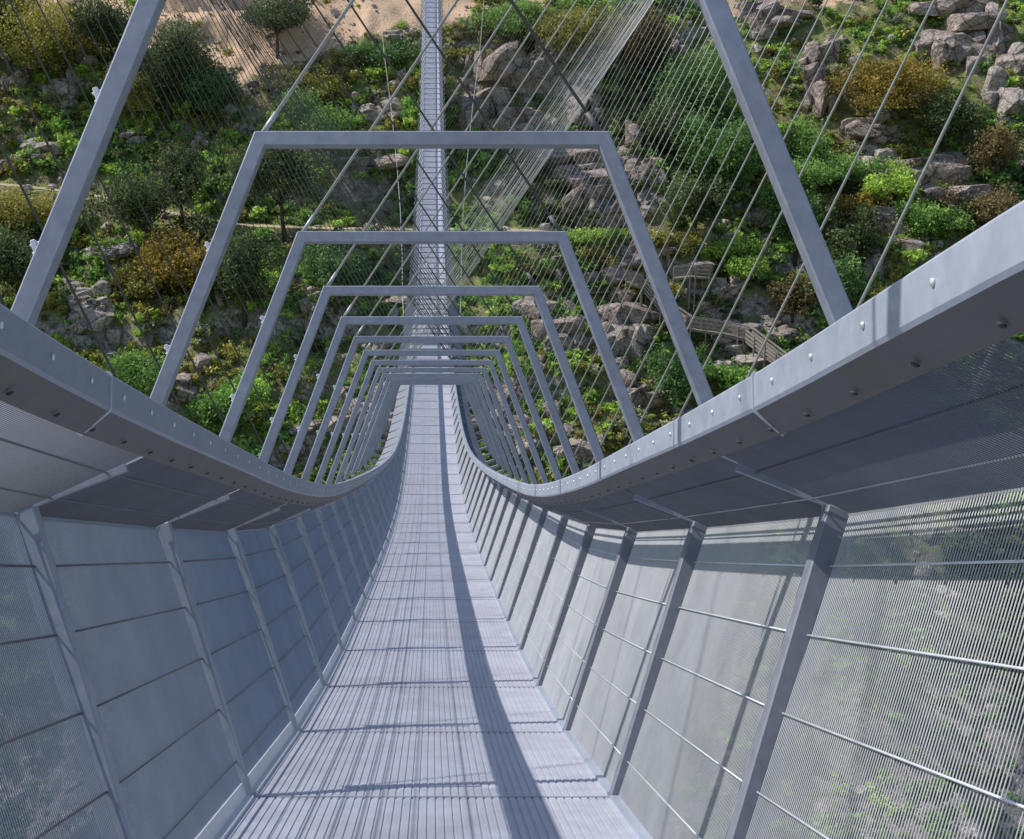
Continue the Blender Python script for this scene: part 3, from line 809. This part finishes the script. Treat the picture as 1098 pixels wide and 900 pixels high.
# scrub cover: nobody could count it
rng = np.random.default_rng(77); prot = []
for pal, cnt in (('dark', 3), ('deep', 4), ('green', 5), ('bright', 3), ('olive', 3), ('brown', 1), ('grey', 1)):
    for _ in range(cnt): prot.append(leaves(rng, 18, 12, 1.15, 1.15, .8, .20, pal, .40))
rnd = random.Random(99); Vs = []; Fs = []; Cs = []; off = 0
weights = {}
for i in range(30000):
    x = rnd.uniform(-58, 80); y = rnd.uniform(88, 188)
    n1 = fbm(x, y, 12, 3, 50.); n2 = fbm(x, y, 30, 2, 70.)
    n8 = fbm(x, y, 8, 4, 33.)
    if n8 > (.26 if x < 5 else .34) + rnd.uniform(-.05, .3): continue
    if n1 < -.6 + rnd.uniform(-.25, .25): continue
    if abs(y - float(np.interp(x, _g, _gy))) < (3.4 if x < -25 else 2.2) and x < _g[-1] + 1: continue
    if y < 100 and rnd.random() < .6: continue
    yb = y - float(np.interp(x, _ex, _ey))
    if yb > -1 and rnd.random() > (.05 if x < 4 else .5): continue
    r = (.3 + .85 * rnd.random() ** 1.7) * (1.15 if n1 > .2 else .85)
    t = n2 + rnd.gauss(0, .22) + (.12 if x < 10 else -.05)
    pi_ = (rnd.randrange(0, 3) if t < -.34 else rnd.randrange(3, 7) if t < -.14 else rnd.randrange(7, 12) if t < .10 else rnd.randrange(12, 15) if t < .36 else rnd.randrange(15, 20))
    V, F_, C_ = prot[pi_]; a = rnd.uniform(0, 6.28); c, s_ = math.cos(a), math.sin(a)
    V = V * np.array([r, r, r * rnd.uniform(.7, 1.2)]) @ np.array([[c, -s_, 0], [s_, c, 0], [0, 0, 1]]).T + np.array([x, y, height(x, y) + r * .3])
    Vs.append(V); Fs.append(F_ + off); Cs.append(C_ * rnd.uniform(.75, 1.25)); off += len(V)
tag(link('scrub', np_mesh('scrub', np.concatenate(Vs), np.concatenate(Fs), M['leaf'], np.concatenate(Cs))),
    'dense green and olive scrub covering the rocky hillside', 'scrub', kind='stuff')
# grass tufts
Vs = []; n = 90000
xs = RNG.uniform(-58, 80, n); ys = RNG.uniform(88, 186, n)
keep = []
zz = np.array([height(x, y) for x, y in zip(xs[::3], ys[::3])])
xs, ys = xs[::3], ys[::3]
P = np.stack([xs, ys, zz], 1); P = np.repeat(P, 5, 0) + RNG.normal(size=(len(P) * 5, 3)) * np.array([.25, .25, .0])
n = len(P); a = RNG.normal(size=(n, 3)) * np.array([.5, .5, .3]) + np.array([0, 0, .8]); a /= np.linalg.norm(a, axis=1)[:, None]
b = np.cross(a, RNG.normal(size=(n, 3))); b /= np.linalg.norm(b, axis=1)[:, None]; hgt = RNG.uniform(.15, .42, n)[:, None]
V = np.stack([P - b * .05, P + b * .05, P + a * hgt], 1).reshape(-1, 3)
yb = P[:, 1] - np.interp(P[:, 0], _ex, _ey); pth = np.abs(P[:, 1] - np.interp(P[:, 0], _g, _gy))
ok = (yb < 0) & (pth > 1.5)
k = RNG.uniform(0, 1, n)[:, None]; C_ = np.array([.08, .10, .02]) * (1 - k) + np.array([.30, .30, .09]) * k
F_ = np.arange(3 * n).reshape(n, 3)[ok]
tag(link('grass', np_mesh('grass', V, F_, M['leaf'], C_[ok])), 'rough short grass between the rocks and scrub', 'grass', kind='stuff')

# fallen trunk on the left slope
a = H(222, 300) + Vector((0, -.3, .6)); b = H(238, 330) + Vector((0, -.3, .3))
mb = MB(); mb.tube([a, a.lerp(b, .5) + Vector((.05, 0, .1)), b], [.18, .24, .3], 9); mb.tube([a.lerp(b, .3), a.lerp(b, .3) + Vector((-.8, 0, .9))], [.09, .03], 6)
tag(link('dead_trunk', mb.mesh('dead_trunk', True, M['deadwood'])), 'bare reddish dead trunk leaning on the slope behind the left legs', 'dead trunk')

# ------------------------------------------------------------------ timber walkway on the right
def walkway(pts_px, label, lift=.9, w=1.05):
    h0, h1 = H(*pts_px[0]), H(*pts_px[-1]); t0, t1 = h0.dot(FW), h1.dot(FW); P = []
    for i, (px, py) in enumerate(pts_px):
        t = t0 + (t1 - t0) * (px - pts_px[0][0]) / (pts_px[-1][0] - pts_px[0][0])
        t = min(t, H(px, py).dot(FW) - lift); P.append(ray(px, py) * t)
    root = empty('timber_walkway', P[0]); tag(root, label, 'walkway', 'timber walkways on the rocky slope'); o0 = Vector(P[0])
    dm = MB(); rl = MB(); rr = MB()
    for a, b in zip(P[:-1], P[1:]):
        d = (b - a); Ls = d.length; d.normalize(); sd = Vector((d.x, d.y, 0)).cross(Vector((0, 0, 1))).normalized()
        n = max(2, int(Ls / .2))
        for i in range(n):
            c = a + d * (Ls * (i + .5) / n) - o0
            dm.bar(c - sd * w / 2, c + sd * w / 2, .16, .05, d)
        for s, mb in ((-1, rl), (1, rr)):
            for hh in (.3, .68, 1.08):
                mb.bar(a - o0 + sd * s * w / 2 + Vector((0, 0, hh)), b - o0 + sd * s * w / 2 + Vector((0, 0, hh)), .1, .16)
            dm.bar(a - o0 + sd * s * (w / 2 - .1) - Vector((0, 0, .12)), b - o0 + sd * s * (w / 2 - .1) - Vector((0, 0, .12)), .08, .16)
        for i in range(int(Ls / 1.6) + 1):
            for s in (-1, 1):
                c = a + d * min(Ls, i * 1.6) - o0 + sd * s * (w / 2 + .07)
                mb = MB(); mb.bar(c - Vector((0, 0, 3.4)), c + Vector((0, 0, 1.15)), .12, .12, (1, 0, 0)); link('post', mb.mesh('post', mat=M['timber']), root)
    link('walkway_deck', dm.mesh('walkway_deck', mat=M['timber']), root)
    link('handrail', rl.mesh('handrail', mat=M['timber']), root); link('handrail', rr.mesh('handrail', mat=M['timber']), root)
walkway([(672, 302), (690, 308), (712, 334), (738, 352), (775, 357), (802, 364), (838, 392)], 'long weathered timber walkway that bends and descends to the right handrail', 2.2)
walkway([(722, 298), (742, 296), (760, 297)], 'short level piece of timber walkway above the long one', 1.6)
a = H(719, 292); mb = MB(); mb.bar(a - Vector((0, 0, .5)), a + Vector((-.55, .1, 3.2)), .34, .12, (1, 0, 0))
mb.bar(a + Vector((-.7, .12, -.5)), a + Vector((-1.1, .15, 2.2)), .12, .12, (1, 0, 0))
tag(link('timber_stair', mb.mesh('timber_stair', mat=M['timber'])), 'pale upright timber flight left of the short walkway piece', 'timber stair')

# far abutment
p, t, n = line_at(s_of(K1 - 1)); mb = MB(); g = height(0, p.y + 1)
mb.box(-.62, .62, p.y + .2, p.y + 9, g - 6, p.z - .25)
tag(link('bridge_abutment', bevel(mb.mesh('bridge_abutment', mat=M['concrete']), .08, 2)), 'concrete abutment at the far end of the footbridge', 'abutment')

# ------------------------------------------------------------------ light, sky, camera
SUN = Vector((-.65, .13, .76)).normalized()
el = math.asin(SUN.z); az = math.atan2(SUN.x, SUN.y)
w = bpy.data.worlds.new('World'); S.world = w; w.use_nodes = True; nt = w.node_tree
sky = nt.nodes.new('ShaderNodeTexSky'); sky.sky_type = 'NISHITA'; sky.sun_disc = False
sky.sun_elevation = el; sky.sun_rotation = az; sky.altitude = 300; sky.dust_density = .6
nt.links.new(sky.outputs[0], nt.nodes['Background'].inputs[0]); nt.nodes['Background'].inputs[1]  .default_value = .15
ld = bpy.data.lights.new('sun', 'SUN'); ld.energy = 4.1; ld.angle = math.radians(.53); ld.color = (1., .96, .9)
lo = bpy.data.objects.new('sun', ld); COL.objects.link(lo); lo.rotation_euler = (-SUN).to_track_quat('-Z', 'Y').to_euler(); lo.location = (0, 0, 60)

cam = bpy.data.cameras.new('camera'); co = bpy.data.objects.new('camera', cam); COL.objects.link(co)
cam.sensor_width = 36; cam.lens = FPX / 1098 * 36; cam.shift_x = (549 - CX) / 1098; cam.shift_y = 0
cam.clip_start = .05; cam.clip_end = 6000
co.location = (0, 0, 0); co.rotation_euler = (PI / 2 - TH, 0, 0)
S.camera = co
S.view_settings.view_transform = 'Standard'; S.view_settings.look = 'None'; S.view_settings.exposure = 0
S.cycles.max_bounces = 6; S.cycles.transparent_max_bounces = 8
